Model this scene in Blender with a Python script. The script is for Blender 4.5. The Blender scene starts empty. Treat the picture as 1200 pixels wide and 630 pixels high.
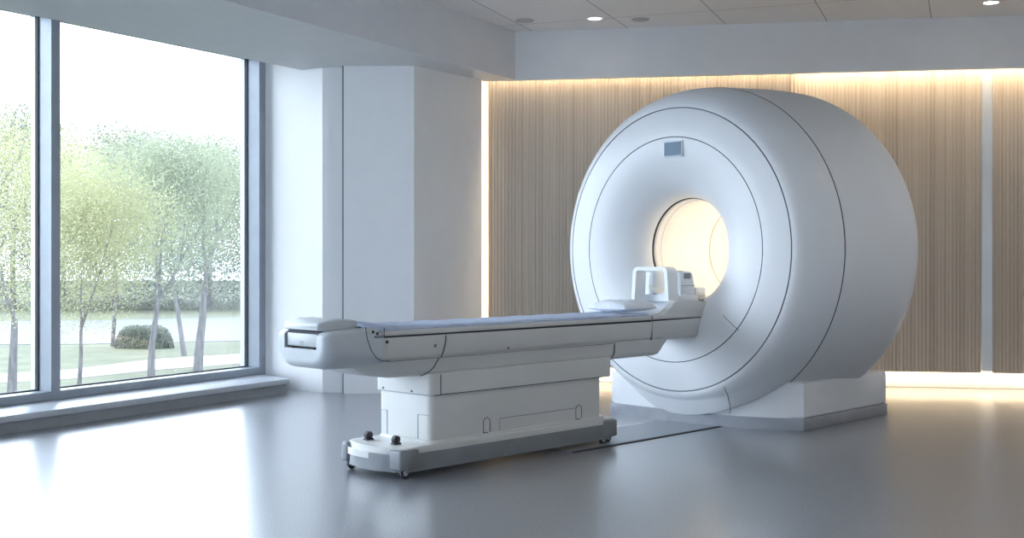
import bpy, bmesh, math, random
from mathutils import Vector, Matrix
R = math.radians
sc = bpy.context.scene
col = sc.collection

# ------------------------------------------------------------------ camera, sky, exposure
F, EYE = 1400.0, 1.25
cam = bpy.data.cameras.new('camera'); co = bpy.data.objects.new('camera', cam); col.objects.link(co)
cam.sensor_width = 36; cam.lens = 36 * F / 1200; cam.shift_y = -15 / 1200
co.location = (0, 0, EYE); co.rotation_euler = (R(90), 0, 0)
cam.clip_end = 500
sc.camera = co
sc.view_settings.view_transform = 'Standard'
sc.view_settings.look = 'None'
sc.view_settings.gamma = 1
sc.view_settings.use_curve_mapping = False
sc.view_settings.exposure = 0.3
SKY = 9.4
world = bpy.data.worlds.new('world'); sc.world = world; world.use_nodes = True
wt = world.node_tree; wt.nodes.clear()
wo = wt.nodes.new('ShaderNodeOutputWorld'); wb = wt.nodes.new('ShaderNodeBackground')
tc = wt.nodes.new('ShaderNodeTexCoord'); wn = wt.nodes.new('ShaderNodeTexNoise'); wr = wt.nodes.new('ShaderNodeValToRGB')
wn.inputs['Scale'].default_value = 3.0; wn.inputs['Detail'].default_value = 5
wr.color_ramp.elements[0].position = .35; wr.color_ramp.elements[0].color = (.71, .815, 1, 1)
wr.color_ramp.elements[1].position = .6; wr.color_ramp.elements[1].color = (.79, .88, 1, 1)
wt.links.new(tc.outputs['Generated'], wn.inputs['Vector']); wt.links.new(wn.outputs['Fac'], wr.inputs['Fac'])
wt.links.new(wr.outputs['Color'], wb.inputs['Color']); wb.inputs['Strength'].default_value = SKY
wt.links.new(wb.outputs['Background'], wo.inputs['Surface'])
try:
    sc.cycles.use_denoising = True
    sc.cycles.max_bounces = 10; sc.cycles.diffuse_bounces = 6; sc.cycles.glossy_bounces = 4
    sc.cycles.transparent_max_bounces = 24
    sc.cycles.sample_clamp_indirect = 6
    sc.cycles.caustics_reflective = False; sc.cycles.caustics_refractive = False
except Exception:
    pass
LED_TOP, LED_LOW, LED_BORE, DOWN = 8.5, 2.2, 3.6, 14.0
WARM = (1.0, .76, .48); BOREC = (1.0, .84, .64)

def area(name, loc, direction, along, sx, sy, power, color):
    l = bpy.data.lights.new(name, 'AREA'); l.shape = 'RECTANGLE'; l.size = sx; l.size_y = sy
    l.energy = power; l.color = color
    o = bpy.data.objects.new(name, l); col.objects.link(o)
    z = -Vector(direction).normalized(); x = Vector(along); x = (x - x.dot(z) * z).normalized(); y = z.cross(x)
    m = Matrix((x, y, z)).transposed().to_4x4(); m.translation = Vector(loc); o.matrix_world = m
    return o

# ------------------------------------------------------------------ materials
def mat(name, color, rough=.5, metal=0, coat=0, spec=.5, emit=None, estr=0):
    m = bpy.data.materials.new(name); m.use_nodes = True
    b = m.node_tree.nodes['Principled BSDF']
    b.inputs['Base Color'].default_value = (*color, 1); b.inputs['Roughness'].default_value = rough
    b.inputs['Metallic'].default_value = metal; b.inputs['Coat Weight'].default_value = coat
    b.inputs['Coat Roughness'].default_value = .15
    b.inputs['Specular IOR Level'].default_value = spec
    if emit: b.inputs['Emission Color'].default_value = (*emit, 1); b.inputs['Emission Strength'].default_value = estr
    return m
def N(m, t): return m.node_tree.nodes.new(t)
def L(m, a, b): m.node_tree.links.new(a, b)
def speckle(m, c0, c1, scale, rough_lo=None, rough_hi=None, bump=0, stretch=None, lo=.35, hi=.65, detail=4):
    b = m.node_tree.nodes['Principled BSDF']
    g = N(m, 'ShaderNodeNewGeometry'); mp = N(m, 'ShaderNodeMapping'); n = N(m, 'ShaderNodeTexNoise'); r = N(m, 'ShaderNodeValToRGB')
    if stretch: mp.inputs['Scale'].default_value = stretch
    n.inputs['Scale'].default_value = scale; n.inputs['Detail'].default_value = detail
    r.color_ramp.elements[0].position = lo; r.color_ramp.elements[1].position = hi
    r.color_ramp.elements[0].color = (*c0, 1); r.color_ramp.elements[1].color = (*c1, 1)
    L(m, g.outputs['Position'], mp.inputs['Vector']); L(m, mp.outputs['Vector'], n.inputs['Vector'])
    L(m, n.outputs['Fac'], r.inputs['Fac']); L(m, r.outputs['Color'], b.inputs['Base Color'])
    if bump:
        bp = N(m, 'ShaderNodeBump'); bp.inputs['Strength'].default_value = bump; bp.inputs['Distance'].default_value = .004
        L(m, n.outputs['Fac'], bp.inputs['Height']); L(m, bp.outputs['Normal'], b.inputs['Normal'])
    return m
M = {}
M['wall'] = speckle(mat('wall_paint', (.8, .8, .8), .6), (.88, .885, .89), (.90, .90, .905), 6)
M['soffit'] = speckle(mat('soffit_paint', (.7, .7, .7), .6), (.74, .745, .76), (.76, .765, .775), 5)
M['floor'] = speckle(mat('floor_terrazzo', (.3, .3, .3), .28, spec=.6, coat=1), (.155, .162, .185), (.235, .243, .265), 90, lo=.4, hi=.62, detail=6)
M['floor'].node_tree.nodes['Principled BSDF'].inputs['Coat IOR'].default_value = 1.65
M['floor'].node_tree.nodes['Principled BSDF'].inputs['Coat Roughness'].default_value = .26
M['shell'] = speckle(mat('shell_white', (.8, .8, .8), .42, coat=.08), (.71, .725, .745), (.73, .745, .76), 3)
M['cream'] = speckle(mat('table_cream', (.7, .7, .7), .38, coat=.1), (.575, .575, .555), (.595, .595, .575), 4)
M['grey'] = speckle(mat('grey_plastic', (.4, .4, .4), .45), (.18, .19, .205), (.20, .215, .23), 8)
M['lightgrey'] = speckle(mat('light_grey_plastic', (.5, .5, .5), .42), (.50, .53, .55), (.53, .56, .58), 8)
M['dark'] = speckle(mat('dark_rubber', (.03, .03, .03), .6), (.02, .02, .025), (.035, .035, .04), 30)
M['seam'] = mat('seam_gap', (.035, .04, .05), .7)
M['softseam'] = mat('soft_seam', (.22, .24, .27), .7)
M['plinth'] = speckle(mat('plinth_grey', (.35, .37, .4), .4), (.27, .285, .315), (.30, .315, .345), 10)
M['bore'] = speckle(mat('bore_liner', (.8, .8, .8), .45), (.80, .78, .74), (.83, .81, .77), 5)
M['metal'] = speckle(mat('steel', (.6, .62, .65), .22, metal=1), (.60, .63, .66), (.70, .72, .75), 20)
M['mirror'] = speckle(mat('polished_strip', (.8, .85, .9), .30, metal=.45), (.78, .83, .88), (.84, .88, .92), 2)
M['alu'] = speckle(mat('window_aluminium', (.3, .35, .4), .4, metal=.15), (.34, .38, .43), (.37, .41, .46), 6)
M['ledge'] = speckle(mat('ledge_laminate', (.5, .53, .58), .35), (.60, .63, .68), (.63, .66, .71), 12)
M['kick'] = speckle(mat('ledge_kick', (.4, .4, .4), .5), (.33, .35, .37), (.37, .385, .40), 12)
M['sheet'] = speckle(mat('blue_sheet', (.4, .5, .7), .85, spec=.2), (.40, .47, .62), (.50, .57, .72), 14, bump=.3)
M['pillow'] = speckle(mat('white_pillow', (.8, .8, .85), .85, spec=.2), (.72, .77, .84), (.82, .85, .9), 60, bump=.5)
M['paperpad'] = speckle(mat('head_pad', (.8, .8, .85), .8, spec=.2), (.74, .78, .85), (.80, .83, .88), 30, bump=.3)
M['coil'] = speckle(mat('coil_plastic', (.8, .8, .8), .35, coat=.2), (.74, .77, .80), (.78, .80, .82), 10)
M['screen'] = speckle(mat('display_glass', (.2, .3, .4), .4, spec=.3), (.11, .17, .24), (.14, .21, .29), 3)
M['bezel'] = mat('display_bezel', (.70, .76, .82), .4)
M['led'] = mat('led_diffuser', (.9, .8, .6), .5, emit=WARM, estr=8)
M['ledbore'] = mat('bore_led', (.9, .85, .7), .5, emit=BOREC, estr=10)
M['lampon'] = mat('downlight_glow', (1, 1, 1), .5, emit=(1, .93, .82), estr=14)
M['lampoff'] = mat('downlight_dim', (.5, .5, .5), .5)
M['asphalt'] = speckle(mat('asphalt', (.2, .2, .2), .8), (.065, .068, .072), (.078, .08, .085), 2)
M['path'] = speckle(mat('path', (.5, .5, .5), .8), (.16, .15, .14), (.18, .17, .16), 3)
M['grass'] = speckle(mat('grass', (.2, .3, .1), .9, spec=.1), (.075, .080, .055), (.098, .100, .070), .8, detail=8)
M['hedge'] = speckle(mat('hedge_leaf', (.1, .16, .1), .8, spec=.1), (.040, .050, .042), (.06, .07, .052), 3)
M['bark'] = speckle(mat('bark', (.12, .1, .09), .9, spec=.1), (.07, .068, .07), (.12, .115, .115), 14, stretch=(1, 1, .25))
M['fence'] = mat('far_wall', (.34, .37, .41), .8)

def leafmat(name, c0, c1):
    m = bpy.data.materials.new(name); m.use_nodes = True; nt = m.node_tree; nt.nodes.clear()
    o = N(m, 'ShaderNodeOutputMaterial'); d = N(m, 'ShaderNodeBsdfDiffuse'); t = N(m, 'ShaderNodeBsdfTranslucent'); mx = N(m, 'ShaderNodeMixShader')
    g = N(m, 'ShaderNodeNewGeometry'); n = N(m, 'ShaderNodeTexNoise'); r = N(m, 'ShaderNodeValToRGB'); n.inputs['Scale'].default_value = 1.6
    r.color_ramp.elements[0].position = .35; r.color_ramp.elements[1].position = .65
    r.color_ramp.elements[0].color = (*c0, 1); r.color_ramp.elements[1].color = (*c1, 1)
    L(m, g.outputs['Position'], n.inputs['Vector']); L(m, n.outputs['Fac'], r.inputs['Fac'])
    L(m, r.outputs['Color'], d.inputs['Color']); L(m, r.outputs['Color'], t.inputs['Color'])
    mx.inputs['Fac'].default_value = .45
    L(m, d.outputs[0], mx.inputs[1]); L(m, t.outputs[0], mx.inputs[2]); L(m, mx.outputs[0], o.inputs['Surface'])
    return m
M['leafpale'] = leafmat('leaf_pale', (.215, .22, .12), (.28, .28, .16))
M['leafgreen'] = leafmat('leaf_green', (.19, .215, .145), (.25, .27, .19))
M['leafdistant'] = leafmat('leaf_distant', (.12, .133, .118), (.155, .168, .145))
M['leafgrey'] = leafmat('leaf_greygreen', (.125, .14, .115), (.165, .178, .145))

def glassmat():
    m = bpy.data.materials.new('window_glass'); m.use_nodes = True; nt = m.node_tree; nt.nodes.clear()
    o = N(m, 'ShaderNodeOutputMaterial'); g = N(m, 'ShaderNodeBsdfGlossy'); t = N(m, 'ShaderNodeBsdfTransparent'); mx = N(m, 'ShaderNodeMixShader'); f = N(m, 'ShaderNodeFresnel')
    g.inputs['Roughness'].default_value = .02; t.inputs['Color'].default_value = (.96, .98, .985, 1); f.inputs['IOR'].default_value = 1.3
    L(m, f.outputs[0], mx.inputs[0]); L(m, t.outputs[0], mx.inputs[1]); L(m, g.outputs[0], mx.inputs[2]); L(m, mx.outputs[0], o.inputs['Surface'])
    return m
M['glass'] = glassmat()

def woodmat():
    m = mat('slatted_wood', (.5, .4, .3), .5, spec=.3); b = m.node_tree.nodes['Principled BSDF']
    g = N(m, 'ShaderNodeNewGeometry')
    def band(scale, zs, detail):
        mp = N(m, 'ShaderNodeMapping'); mp.inputs['Rotation'].default_value = (0, 0, R(9.6)); mp.inputs['Scale'].default_value = (1, 0, zs)
        mp.vector_type = 'POINT'
        n = N(m, 'ShaderNodeTexNoise'); n.inputs['Scale'].default_value = scale; n.inputs['Detail'].default_value = detail
        L(m, g.outputs['Position'], mp.inputs['Vector']); L(m, mp.outputs['Vector'], n.inputs['Vector']); return n.outputs['Fac']
    f1 = band(26, .0005, 2); f2 = band(3.0, .02, 2); f3 = band(70, .0004, 1)
    mp = N(m, 'ShaderNodeMapping'); mp.inputs['Rotation'].default_value = (0, 0, R(9.6)); L(m, g.outputs['Position'], mp.inputs['Vector'])
    wv = N(m, 'ShaderNodeTexWave'); wv.wave_type = 'BANDS'; wv.bands_direction = 'X'; wv.inputs['Scale'].default_value = 9.2; L(m, mp.outputs['Vector'], wv.inputs['Vector'])
    def math_(op, a, c):
        k = N(m, 'ShaderNodeMath'); k.operation = op
        for i, v in enumerate((a, c)):
            if isinstance(v, float): k.inputs[i].default_value = v
            else: L(m, v, k.inputs[i])
        return k.outputs[0]
    s = math_('ADD', math_('ADD', math_('MULTIPLY', f1, .48), math_('MULTIPLY', f2, .08)), math_('ADD', math_('MULTIPLY', f3, .30), math_('MULTIPLY', wv.outputs['Fac'], .14)))
    r = N(m, 'ShaderNodeValToRGB'); e = r.color_ramp.elements
    e[0].position = .34; e[0].color = (.40, .35, .295, 1); e[1].position = .66; e[1].color = (.58, .53, .46, 1)
    k = r.color_ramp.elements.new(.48); k.color = (.50, .445, .38, 1)
    L(m, s, r.inputs['Fac']); L(m, r.outputs['Color'], b.inputs['Base Color'])
    bp = N(m, 'ShaderNodeBump'); bp.inputs['Strength'].default_value = .5; bp.inputs['Distance'].default_value = .01
    L(m, wv.outputs['Fac'], bp.inputs['Height']); L(m, bp.outputs['Normal'], b.inputs['Normal'])
    return m
M['wood'] = woodmat()

def ceilmat():
    m = mat('ceiling_tile', (.7, .7, .7), .7); b = m.node_tree.nodes['Principled BSDF']
    g = N(m, 'ShaderNodeNewGeometry'); mp = N(m, 'ShaderNodeMapping'); mp.inputs['Rotation'].default_value = (0, 0, R(20.9)); mp.inputs['Location'].default_value = (.32, .35, 0)
    br = N(m, 'ShaderNodeTexBrick'); br.offset = 0; br.inputs['Scale'].default_value = 1; br.inputs['Brick Width'].default_value = .92; br.inputs['Row Height'].default_value = 1.84
    br.inputs['Mortar Size'].default_value = .006; br.inputs['Mortar Smooth'].default_value = .2
    br.inputs['Color1'].default_value = (.86, .86, .865, 1); br.inputs['Color2'].default_value = (.89, .89, .89, 1); br.inputs['Mortar'].default_value = (.45, .45, .47, 1)
    L(m, g.outputs['Position'], mp.inputs['Vector']); L(m, mp.outputs['Vector'], br.inputs['Vector']); L(m, br.outputs['Color'], b.inputs['Base Color'])
    return m
M['ceiling'] = ceilmat()

# ------------------------------------------------------------------ helpers
def mk(name, bm, mats, parent=None, angle=38, origin=None, kind=None):
    if not isinstance(mats, (list, tuple)): mats = [mats]
    bmesh.ops.recalc_face_normals(bm, faces=bm.faces[:])
    if angle:
        for f in bm.faces: f.smooth = True
        for e in bm.edges:
            if len(e.link_faces) == 2 and e.calc_face_angle(0) > R(angle): e.smooth = False
    me = bpy.data.meshes.new(name); bm.to_mesh(me); bm.free()
    for m in mats: me.materials.append(m)
    o = bpy.data.objects.new(name, me); col.objects.link(o)
    if parent: o.parent = parent
    if kind: o['kind'] = kind
    return o
def tag(o, label=None, cat=None, group=None, kind=None):
    if label: o['label'] = label
    if cat: o['category'] = cat
    if group: o['group'] = group
    if kind: o['kind'] = kind
    return o
def loft(bm, rings, cap=True, closed=False, mi=None, loop=True):
    vs = [[bm.verts.new(p) for p in r] for r in rings]
    n = len(rings[0]); m = len(vs)
    for i in range(m if closed else m - 1):
        a, b = vs[i], vs[(i + 1) % m]
        for j in range(n if loop else n - 1):
            k = (j + 1) % n
            try:
                f = bm.faces.new((a[j], a[k], b[k], b[j]))
                if mi: f.material_index = mi[i]
            except ValueError: pass
    if cap and not closed:
        for r, q in ((vs[0], 0), (vs[-1], -1)):
            try:
                f = bm.faces.new(r)
                if mi: f.material_index = mi[q]
            except ValueError: pass
    return vs
def prism(bm, poly, z0, z1, bevel=0, seg=3):
    vs = loft(bm, [[(x, y, z0) for x, y in poly], [(x, y, z1) for x, y in poly]])
    if bevel:
        es = set()
        for r in vs:
            for i, v in enumerate(r):
                e = bm.edges.get((v, r[(i + 1) % len(r)]))
                if e: es.add(e)
        bmesh.ops.bevel(bm, geom=list(es), offset=bevel, segments=seg, profile=.5, affect='EDGES', clamp_overlap=True)
    return vs
def hexa(bm, pts, bevel=0, seg=2):   # 8 points: bottom 4, top 4
    vs = [bm.verts.new(p) for p in pts]
    fs = [bm.faces.new([vs[i] for i in q]) for q in ((0, 1, 2, 3), (4, 5, 6, 7), (0, 1, 5, 4), (1, 2, 6, 5), (2, 3, 7, 6), (3, 0, 4, 7))]
    if bevel:
        es = set(e for f in fs for e in f.edges)
        bmesh.ops.bevel(bm, geom=list(es), offset=bevel, segments=seg, profile=.5, affect='EDGES', clamp_overlap=True)
def tube(bm, pts, r, n=8, closed=False, radii=None):
    pts = [Vector(p) for p in pts]; rings = []
    m = len(pts); prev = None
    for i, p in enumerate(pts):
        if closed: d = pts[(i + 1) % m] - pts[i - 1]
        else: d = pts[min(i + 1, m - 1)] - pts[max(i - 1, 0)]
        d = d.normalized()
        ref = prev if prev is not None else (Vector((0, 0, 1)) if abs(d.z) < .9 else Vector((1, 0, 0)))
        x = (ref - ref.dot(d) * d).normalized(); y = d.cross(x); prev = x
        rr = radii[i] if radii else r
        rings.append([p + rr * (math.cos(2 * math.pi * k / n) * x + math.sin(2 * math.pi * k / n) * y) for k in range(n)])
    loft(bm, rings, closed=closed)
def disc(bm, c, axis, r, t, n=24, bevel=0):
    c = Vector(c); d = Vector(axis).normalized()
    ref = Vector((0, 0, 1)) if abs(d.z) < .9 else Vector((1, 0, 0)); x = (ref - ref.dot(d) * d).normalized(); y = d.cross(x)
    def ring(rr, h): return [c + h * d + rr * (math.cos(2 * math.pi * k / n) * x + math.sin(2 * math.pi * k / n) * y) for k in range(n)]
    if bevel: loft(bm, [ring(r - bevel, 0), ring(r, bevel), ring(r, t - bevel), ring(r - bevel, t)])
    else: loft(bm, [ring(r, 0), ring(r, t)])
def rrect(w0, w1, z0, z1, rb, rt, n=5):     # rounded rectangle in (w,z), rb radius at the bottom, rt at the top
    P = []
    for cx, cz, r, a0 in ((w1 - rb, z0 + rb, rb, -90), (w1 - rt, z1 - rt, rt, 0), (w0 + rt, z1 - rt, rt, 90), (w0 + rb, z0 + rb, rb, 180)):
        for k in range(n + 1):
            a = R(a0 + 90 * k / n); P.append((cx + r * math.cos(a), cz + r * math.sin(a)))
    return P

# ================================================================== THE ROOM
H = 2.98; HC = 3.46; GR = -2.0
U = Vector((.507, .862)); NO = Vector((-.862, .507)); Q0 = Vector((-3.571, 8.333))
def wl(s, off): p = Q0 + s * U + off * NO; return (p.x, p.y)
SN, SF = -12.0, 3.255
FD = Vector((4.67, -.79)).normalized(); FN = Vector((-FD.y, FD.x))     # along the back wall, and away from camera
FC = Vector((.03, 11.75))
def bw(t, off): p = FC + t * FD + off * FN; return (p.x, p.y)
XR, YR = 5.7, -2.2
def t_at_x(x, off):
    return (x - FC.x - off * FN.x) / FD.x
BACK = .30
COLc, COLd = (-1.53, 10.86), (-.891, 10.86)
E0 = bw(-.335, .0); E1 = (-.30, 11.75)

bm = bmesh.new()
poly = [wl(SN - .3, .8), wl(SF + .5, .8), (-2.0, 12.4), bw(-.8, .8), bw(t_at_x(XR + .2, .8), .8), (XR + .2, YR - .2), (wl(SN, .8)[0], YR - .2)]
prism(bm, poly, -.25, 0); mk('floor', bm, M['floor'], angle=0, kind='structure')
bm = bmesh.new(); prism(bm, poly, HC, HC + .2); mk('ceiling', bm, M['ceiling'], angle=0, kind='structure')
# back wall, right wall, rear wall
bm = bmesh.new(); prism(bm, [bw(-.6, BACK), bw(t_at_x(XR + .2, BACK), BACK), bw(t_at_x(XR + .2, BACK), BACK + .2), bw(-.6, BACK + .2)], 0, HC)
mk('wall_back', bm, M['wall'], angle=0, kind='structure')
bm = bmesh.new(); prism(bm, [(XR, YR), (XR + .2, YR), (XR + .2, 11.2), (XR, 11.2)], 0, HC); mk('wall_right', bm, M['wall'], angle=0, kind='structure')
XL = wl(SN, .7)[0] - .3
def ybox(x0, x1, y0, y1, z0, z1):
    b = bmesh.new(); prism(b, [(x0, y0), (x1, y0), (x1, y1), (x0, y1)], z0, z1); return b
XW = XL + .4; XW2 = XW + 4.8
mk('wall_rear', ybox(XW2, XR, YR - .2, YR, 0, HC), M['wall'], angle=0, kind='structure')
mk('wall_rear_sill', ybox(XL, XW2, YR - .2, YR, 0, .3), M['wall'], angle=0, kind='structure')
mk('wall_rear_top', ybox(XL, XW2, YR - .2, YR, 3.1, HC), M['wall'], angle=0, kind='structure')
for i in range(2):  # two unseen rear windows, added to let in soft frontal fill light
    x1 = XW2 - .05 - i * 2.4; x0 = x1 - 2.4
    root = bpy.data.objects.new('window_%d' % (i + 7), None); col.objects.link(root); root['kind'] = 'structure'
    mk('mullion', ybox(x1 - .05, x1 + .05, YR - .15, YR, .3, 3.1), M['alu'], root, angle=0)
    mk('pane', ybox(x0 + .05, x1 - .05, YR - .10, YR - .09, .3, 3.1), M['glass'], root, angle=0)
# wall between window end and the wood wall
bm = bmesh.new()
pA = wl(SF, .5); pA2 = wl(SF, .8); pB = (-1.74, 10.965)
prism(bm, [pA2, pA, pB, (-1.70, 10.965), (-1.70, 10.955), (-1.50, 10.955), (-1.50, 11.6), (-2.3, 11.9)], 0, 3.3)
mk('wall_left', bm, M['wall'], angle=0, kind='structure')
bm = bmesh.new()
prism(bm, [COLc, COLd, E1, (-.30, 12.2), (-1.53, 12.0)], 0, 3.3, bevel=0)
mk('wall_pier', bm, M['wall'], angle=0, kind='structure')
bm = bmesh.new(); prism(bm, [(-1.545, 10.87), (-1.532, 10.87), (-1.532, 10.98), (-1.545, 10.98)], 0, 3.0)  # grey strip: the dark of the shadow gap beside the pier, as colour
mk('shadow_gap_strip', bm, M['grey'], angle=0, kind='structure')

# bulkhead over the windows: its head slopes down from the frame
ID = Vector((.476, .88)); IN_ = Vector((.03, 11.75))
def inner(t): p = IN_ + t * ID; return (p.x, p.y)
bm = bmesh.new(); rings = []
for s, ti in ((SN, -14.6), (SF + .7, .02)):
    a = wl(s, .85); b = wl(s, .5); c = wl(s, 0.02); d = inner(ti)
    rings.append([(*a, 3.205), (*b, 3.205), (*c, H), (*d, H), (*d, HC + .02), (*a, HC + .02)])
rings[1] = [(*wl(SF + .7, .85), 3.205), (*wl(SF + .7, .5), 3.205), (*wl(SF + .7, .02), H), (.03, 11.75, H), (.03, 11.75, HC + .02), (*wl(SF + .7, .85), HC + .02)]
loft(bm, rings)
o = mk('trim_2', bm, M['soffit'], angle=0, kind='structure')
# back fascia with cove behind
bm = bmesh.new(); tr = t_at_x(XR, 0)
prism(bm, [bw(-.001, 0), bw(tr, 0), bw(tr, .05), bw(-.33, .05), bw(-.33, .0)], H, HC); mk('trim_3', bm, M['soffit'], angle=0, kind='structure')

# wood panels
def panel(t0, t1, off, z0, z1, thick=.03):
    b = bmesh.new(); prism(b, [bw(t0, off), bw(t1, off), bw(t1, off + thick), bw(t0, off + thick)], z0, z1, bevel=.003, seg=1)
    return b
def t_px(px, off):   # where the sight line through this column meets the wall
    k = (px - 600) / F
    return (k * (FC.y + off * FN.y) - FC.x - off * FN.x) / (FD.x - k * FD.y)
PANELS = [(572, 750, .13, 'vertically grooved light wood wall panel at the left end, beside the white pier'),
          (750, 926, .13, 'grooved light wood wall panel directly behind the top of the scanner'),
          (926, 1150, .19, 'grooved light wood wall panel right of the scanner, left of the metal strip'),
          (1163.5, 1330, .19, 'grooved light wood wall panel right of the vertical metal strip')]
for a, c, off, lab in PANELS:
    t0, t1 = t_px(a, off), min(t_px(c, off), t_at_x(XR, off) - .02)
    o = mk('wood_panel', panel(t0, t1 - .002, off, .155, 3.22), M['wood'], angle=0)
    tag(o, lab, 'wall panel', 'slatted wood wall panels')
t0, t1 = t_px(1150, .195), t_px(1163.5, .195)
b = bmesh.new(); ring = []
prism(b, [bw(t0 + .003, .20), bw(t1 - .003, .20), bw(t1 - .003, .22), bw(t0 + .003, .22)], .17, 2.93, bevel=.003, seg=1)
o = mk('metal_strip', b, M['mirror'], angle=0); tag(o, 'tall narrow polished metal strip set between two wood panels', 'metal strip')
# baseboard behind the panels, led strips
bm = bmesh.new(); prism(bm, [bw(-.33, BACK - .015), bw(t_at_x(XR, BACK) - .01, BACK - .015), bw(t_at_x(XR, BACK) - .01, BACK), bw(-.33, BACK)], 0, .10, bevel=.004, seg=1)
mk('baseboard_back', bm, M['wall'], angle=0, kind='structure')
def led(t0, t1, off, z, power, direction, label, dz=.012):
    b = bmesh.new(); prism(b, [bw(t0, off), bw(t1, off), bw(t1, off + .02), bw(t0, off + .02)], z, z + dz)
    o = mk('led_strip', b, M['led'], angle=0); tag(o, label, 'light strip')
    mid = bw((t0 + t1) / 2, off + .01)
    dd = Vector((FN.x * direction[0], FN.y * direction[0], direction[1]))
    area('led_light', (mid[0], mid[1], z - .01), dd, (FD.x, FD.y, 0), t1 - t0, .02, power * (t1 - t0), WARM)
tE = t_at_x(XR, .2) - .05
led(t_px(572, .13), t_px(926, .13), .075, 3.20, LED_TOP * .7, (.12, -1), 'warm light strip hidden above the left wood panels')
led(t_px(926, .19), tE, .10, 3.20, LED_TOP * 1.3, (.25, -1), 'warm light strip hidden above the right wood panels')
led(t_px(572, .2), t_px(926, .2), .21, .17, LED_LOW, (.1, -1), 'warm light strip under the left wood panels behind the scanner')
led(t_px(926, .23), tE, .24, .17, LED_LOW, (.05, -1), 'warm light strip under the right wood panels')
# vertical strip in the corner by the pier
b = bmesh.new(); q = bw(-.27, .21); q2 = bw(-.245, .21)
prism(b, [q, q2, bw(-.245, .23), bw(-.27, .23)], .05, 3.1); o = mk('led_strip', b, M['led'], angle=0)
tag(o, 'vertical warm light strip in the corner between white pier and wood wall', 'light strip')
area('led_light', (*bw(-.20, .20), 1.55), (-FD.x - .5 * FN.x, -FD.y - .5 * FN.y, 0), (0, 0, 1), 2.9, .03, 12, WARM)

# ---------------- windows
mull = [3.213 - 2.348 * k for k in range(7)]
FO, GO = .5, .66
def wbox(s0, s1, o0, o1, z0, z1, bev=.004):
    b = bmesh.new(); prism(b, [wl(s0, o0), wl(s1, o0), wl(s1, o1), wl(s0, o1)], z0, z1, bevel=bev, seg=1); return b
for i in range(6):
    s1, s0 = mull[i], mull[i + 1]
    root = bpy.data.objects.new('window_%d' % (i + 1), None); col.objects.link(root); root['kind'] = 'structure'
    c = wl((s0 + s1) / 2, GO); root.location = (c[0], c[1], 0)
    def add(name, b, m):
        o = mk(name, b, m, angle=0); o.parent = root; o.matrix_parent_inverse = Matrix.Translation(-root.location); return o
    add('mullion', wbox(s1 - .042, s1 + .042, FO, .74, .13, 3.205), M['alu'])
    add('bottom_rail', wbox(s0 + .042, s1 - .042, FO, .74, .13, .197), M['alu'])
    add('top_rail', wbox(s0 + .042, s1 - .042, GO - .03, .74, 3.135, 3.205), M['alu'])
    bb = bmesh.new()
    for (a, c2, z0, z1) in ((s0 + .042, s0 + .052, .197, 3.135), (s1 - .052, s1 - .042, .197, 3.135), (s0 + .052, s1 - .052, .197, .206)):
        prism(bb, [wl(a, GO - .015), wl(c2, GO - .015), wl(c2, GO + .02), wl(a, GO + .02)], z0, z1)
    add('glazing_bead', bb, M['seam'])
    add('pane', wbox(s0 + .05, s1 - .05, GO, GO + .012, .2, 3.145, 0), M['glass'])
# ledge
bm = bmesh.new(); prism(bm, [wl(SN, 0), wl(SF - .23, 0), wl(SF - .02, .5), wl(SF, .78), wl(SN, .78)], .082, .13, bevel=.005, seg=2)
mk('trim_4', bm, M['ledge'], angle=30, kind='structure')
bm = bmesh.new(); prism(bm, [wl(SN, .02), wl(SF - .25, .02), wl(SF - .02, .5), wl(SF, .78), wl(SN, .78)], 0, .082)
mk('baseboard_window', bm, M['kick'], angle=0, kind='structure')
# outer wall below window
bm = bmesh.new(); prism(bm, [wl(SN, .76), wl(SF + .4, .76), wl(SF + .4, .8), wl(SN, .8)], GR, .13); mk('wall_outside', bm, M['wall'], angle=0, kind='structure')
# nearest piece of left wall up to the rear wall
bm = bmesh.new(); prism(bm, [wl(SN, .5), wl(mull[6] - .05, .5), wl(mull[6] - .05, .75), wl(SN, .75)], 0, 3.2); mk('wall_left_near', bm, M['wall'], angle=0, kind='structure')

# ---------------- downlights
def downlight(x, y, on, label, power=DOWN):
    root = bpy.data.objects.new('downlight', None); col.objects.link(root); root.location = (x, y, HC)
    tag(root, label, 'ceiling light', 'recessed ceiling downlights')
    b = bmesh.new(); n = 28
    rings = [[(r * math.cos(2 * math.pi * k / n), r * math.sin(2 * math.pi * k / n), z) for k in range(n)] for r, z in ((.085, 0.001), (.083, -.006), (.065, -.008), (.058, .0005))]
    loft(b, rings, cap=False); mk('trim_ring', b, M['wall'] if on else M['lampoff'], root)
    b = bmesh.new(); disc(b, (0, 0, -.004), (0, 0, 1), .058, .003); mk('lamp', b, M['lampon'] if on else M['lampoff'], root)
    if on:
        l = bpy.data.lights.new('downlight_lamp', 'SPOT'); l.energy = power; l.spot_size = R(110 if power < 30 else 150); l.spot_blend = .8; l.shadow_soft_size = .09; l.color = (1, .93, .84)
        lo = bpy.data.objects.new('downlight_lamp', l); col.objects.link(lo); lo.parent = root; lo.location = (0, 0, -.03)
downlight(.77, 11.1, True, 'small bright recessed ceiling downlight above the left part of the scanner')
downlight(4.17, 10.4, True, 'small bright recessed ceiling downlight at the top right of the photo')
for x, y, lab in ((4.4, 8.2, 'unseen fill downlight added in front of the right wood panels'), (1.4, 6.0, 'unseen fill downlight added over the middle of the room'), (4.2, 5.4, 'unseen fill downlight added near the right wall'), (.8, 2.8, 'unseen fill downlight added near the camera'), (3.8, 2.4, 'unseen fill downlight added near the camera, right side')):
    downlight(x, y, True, lab, 44)  # unseen lamps added to brighten the right side of the scanner
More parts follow.
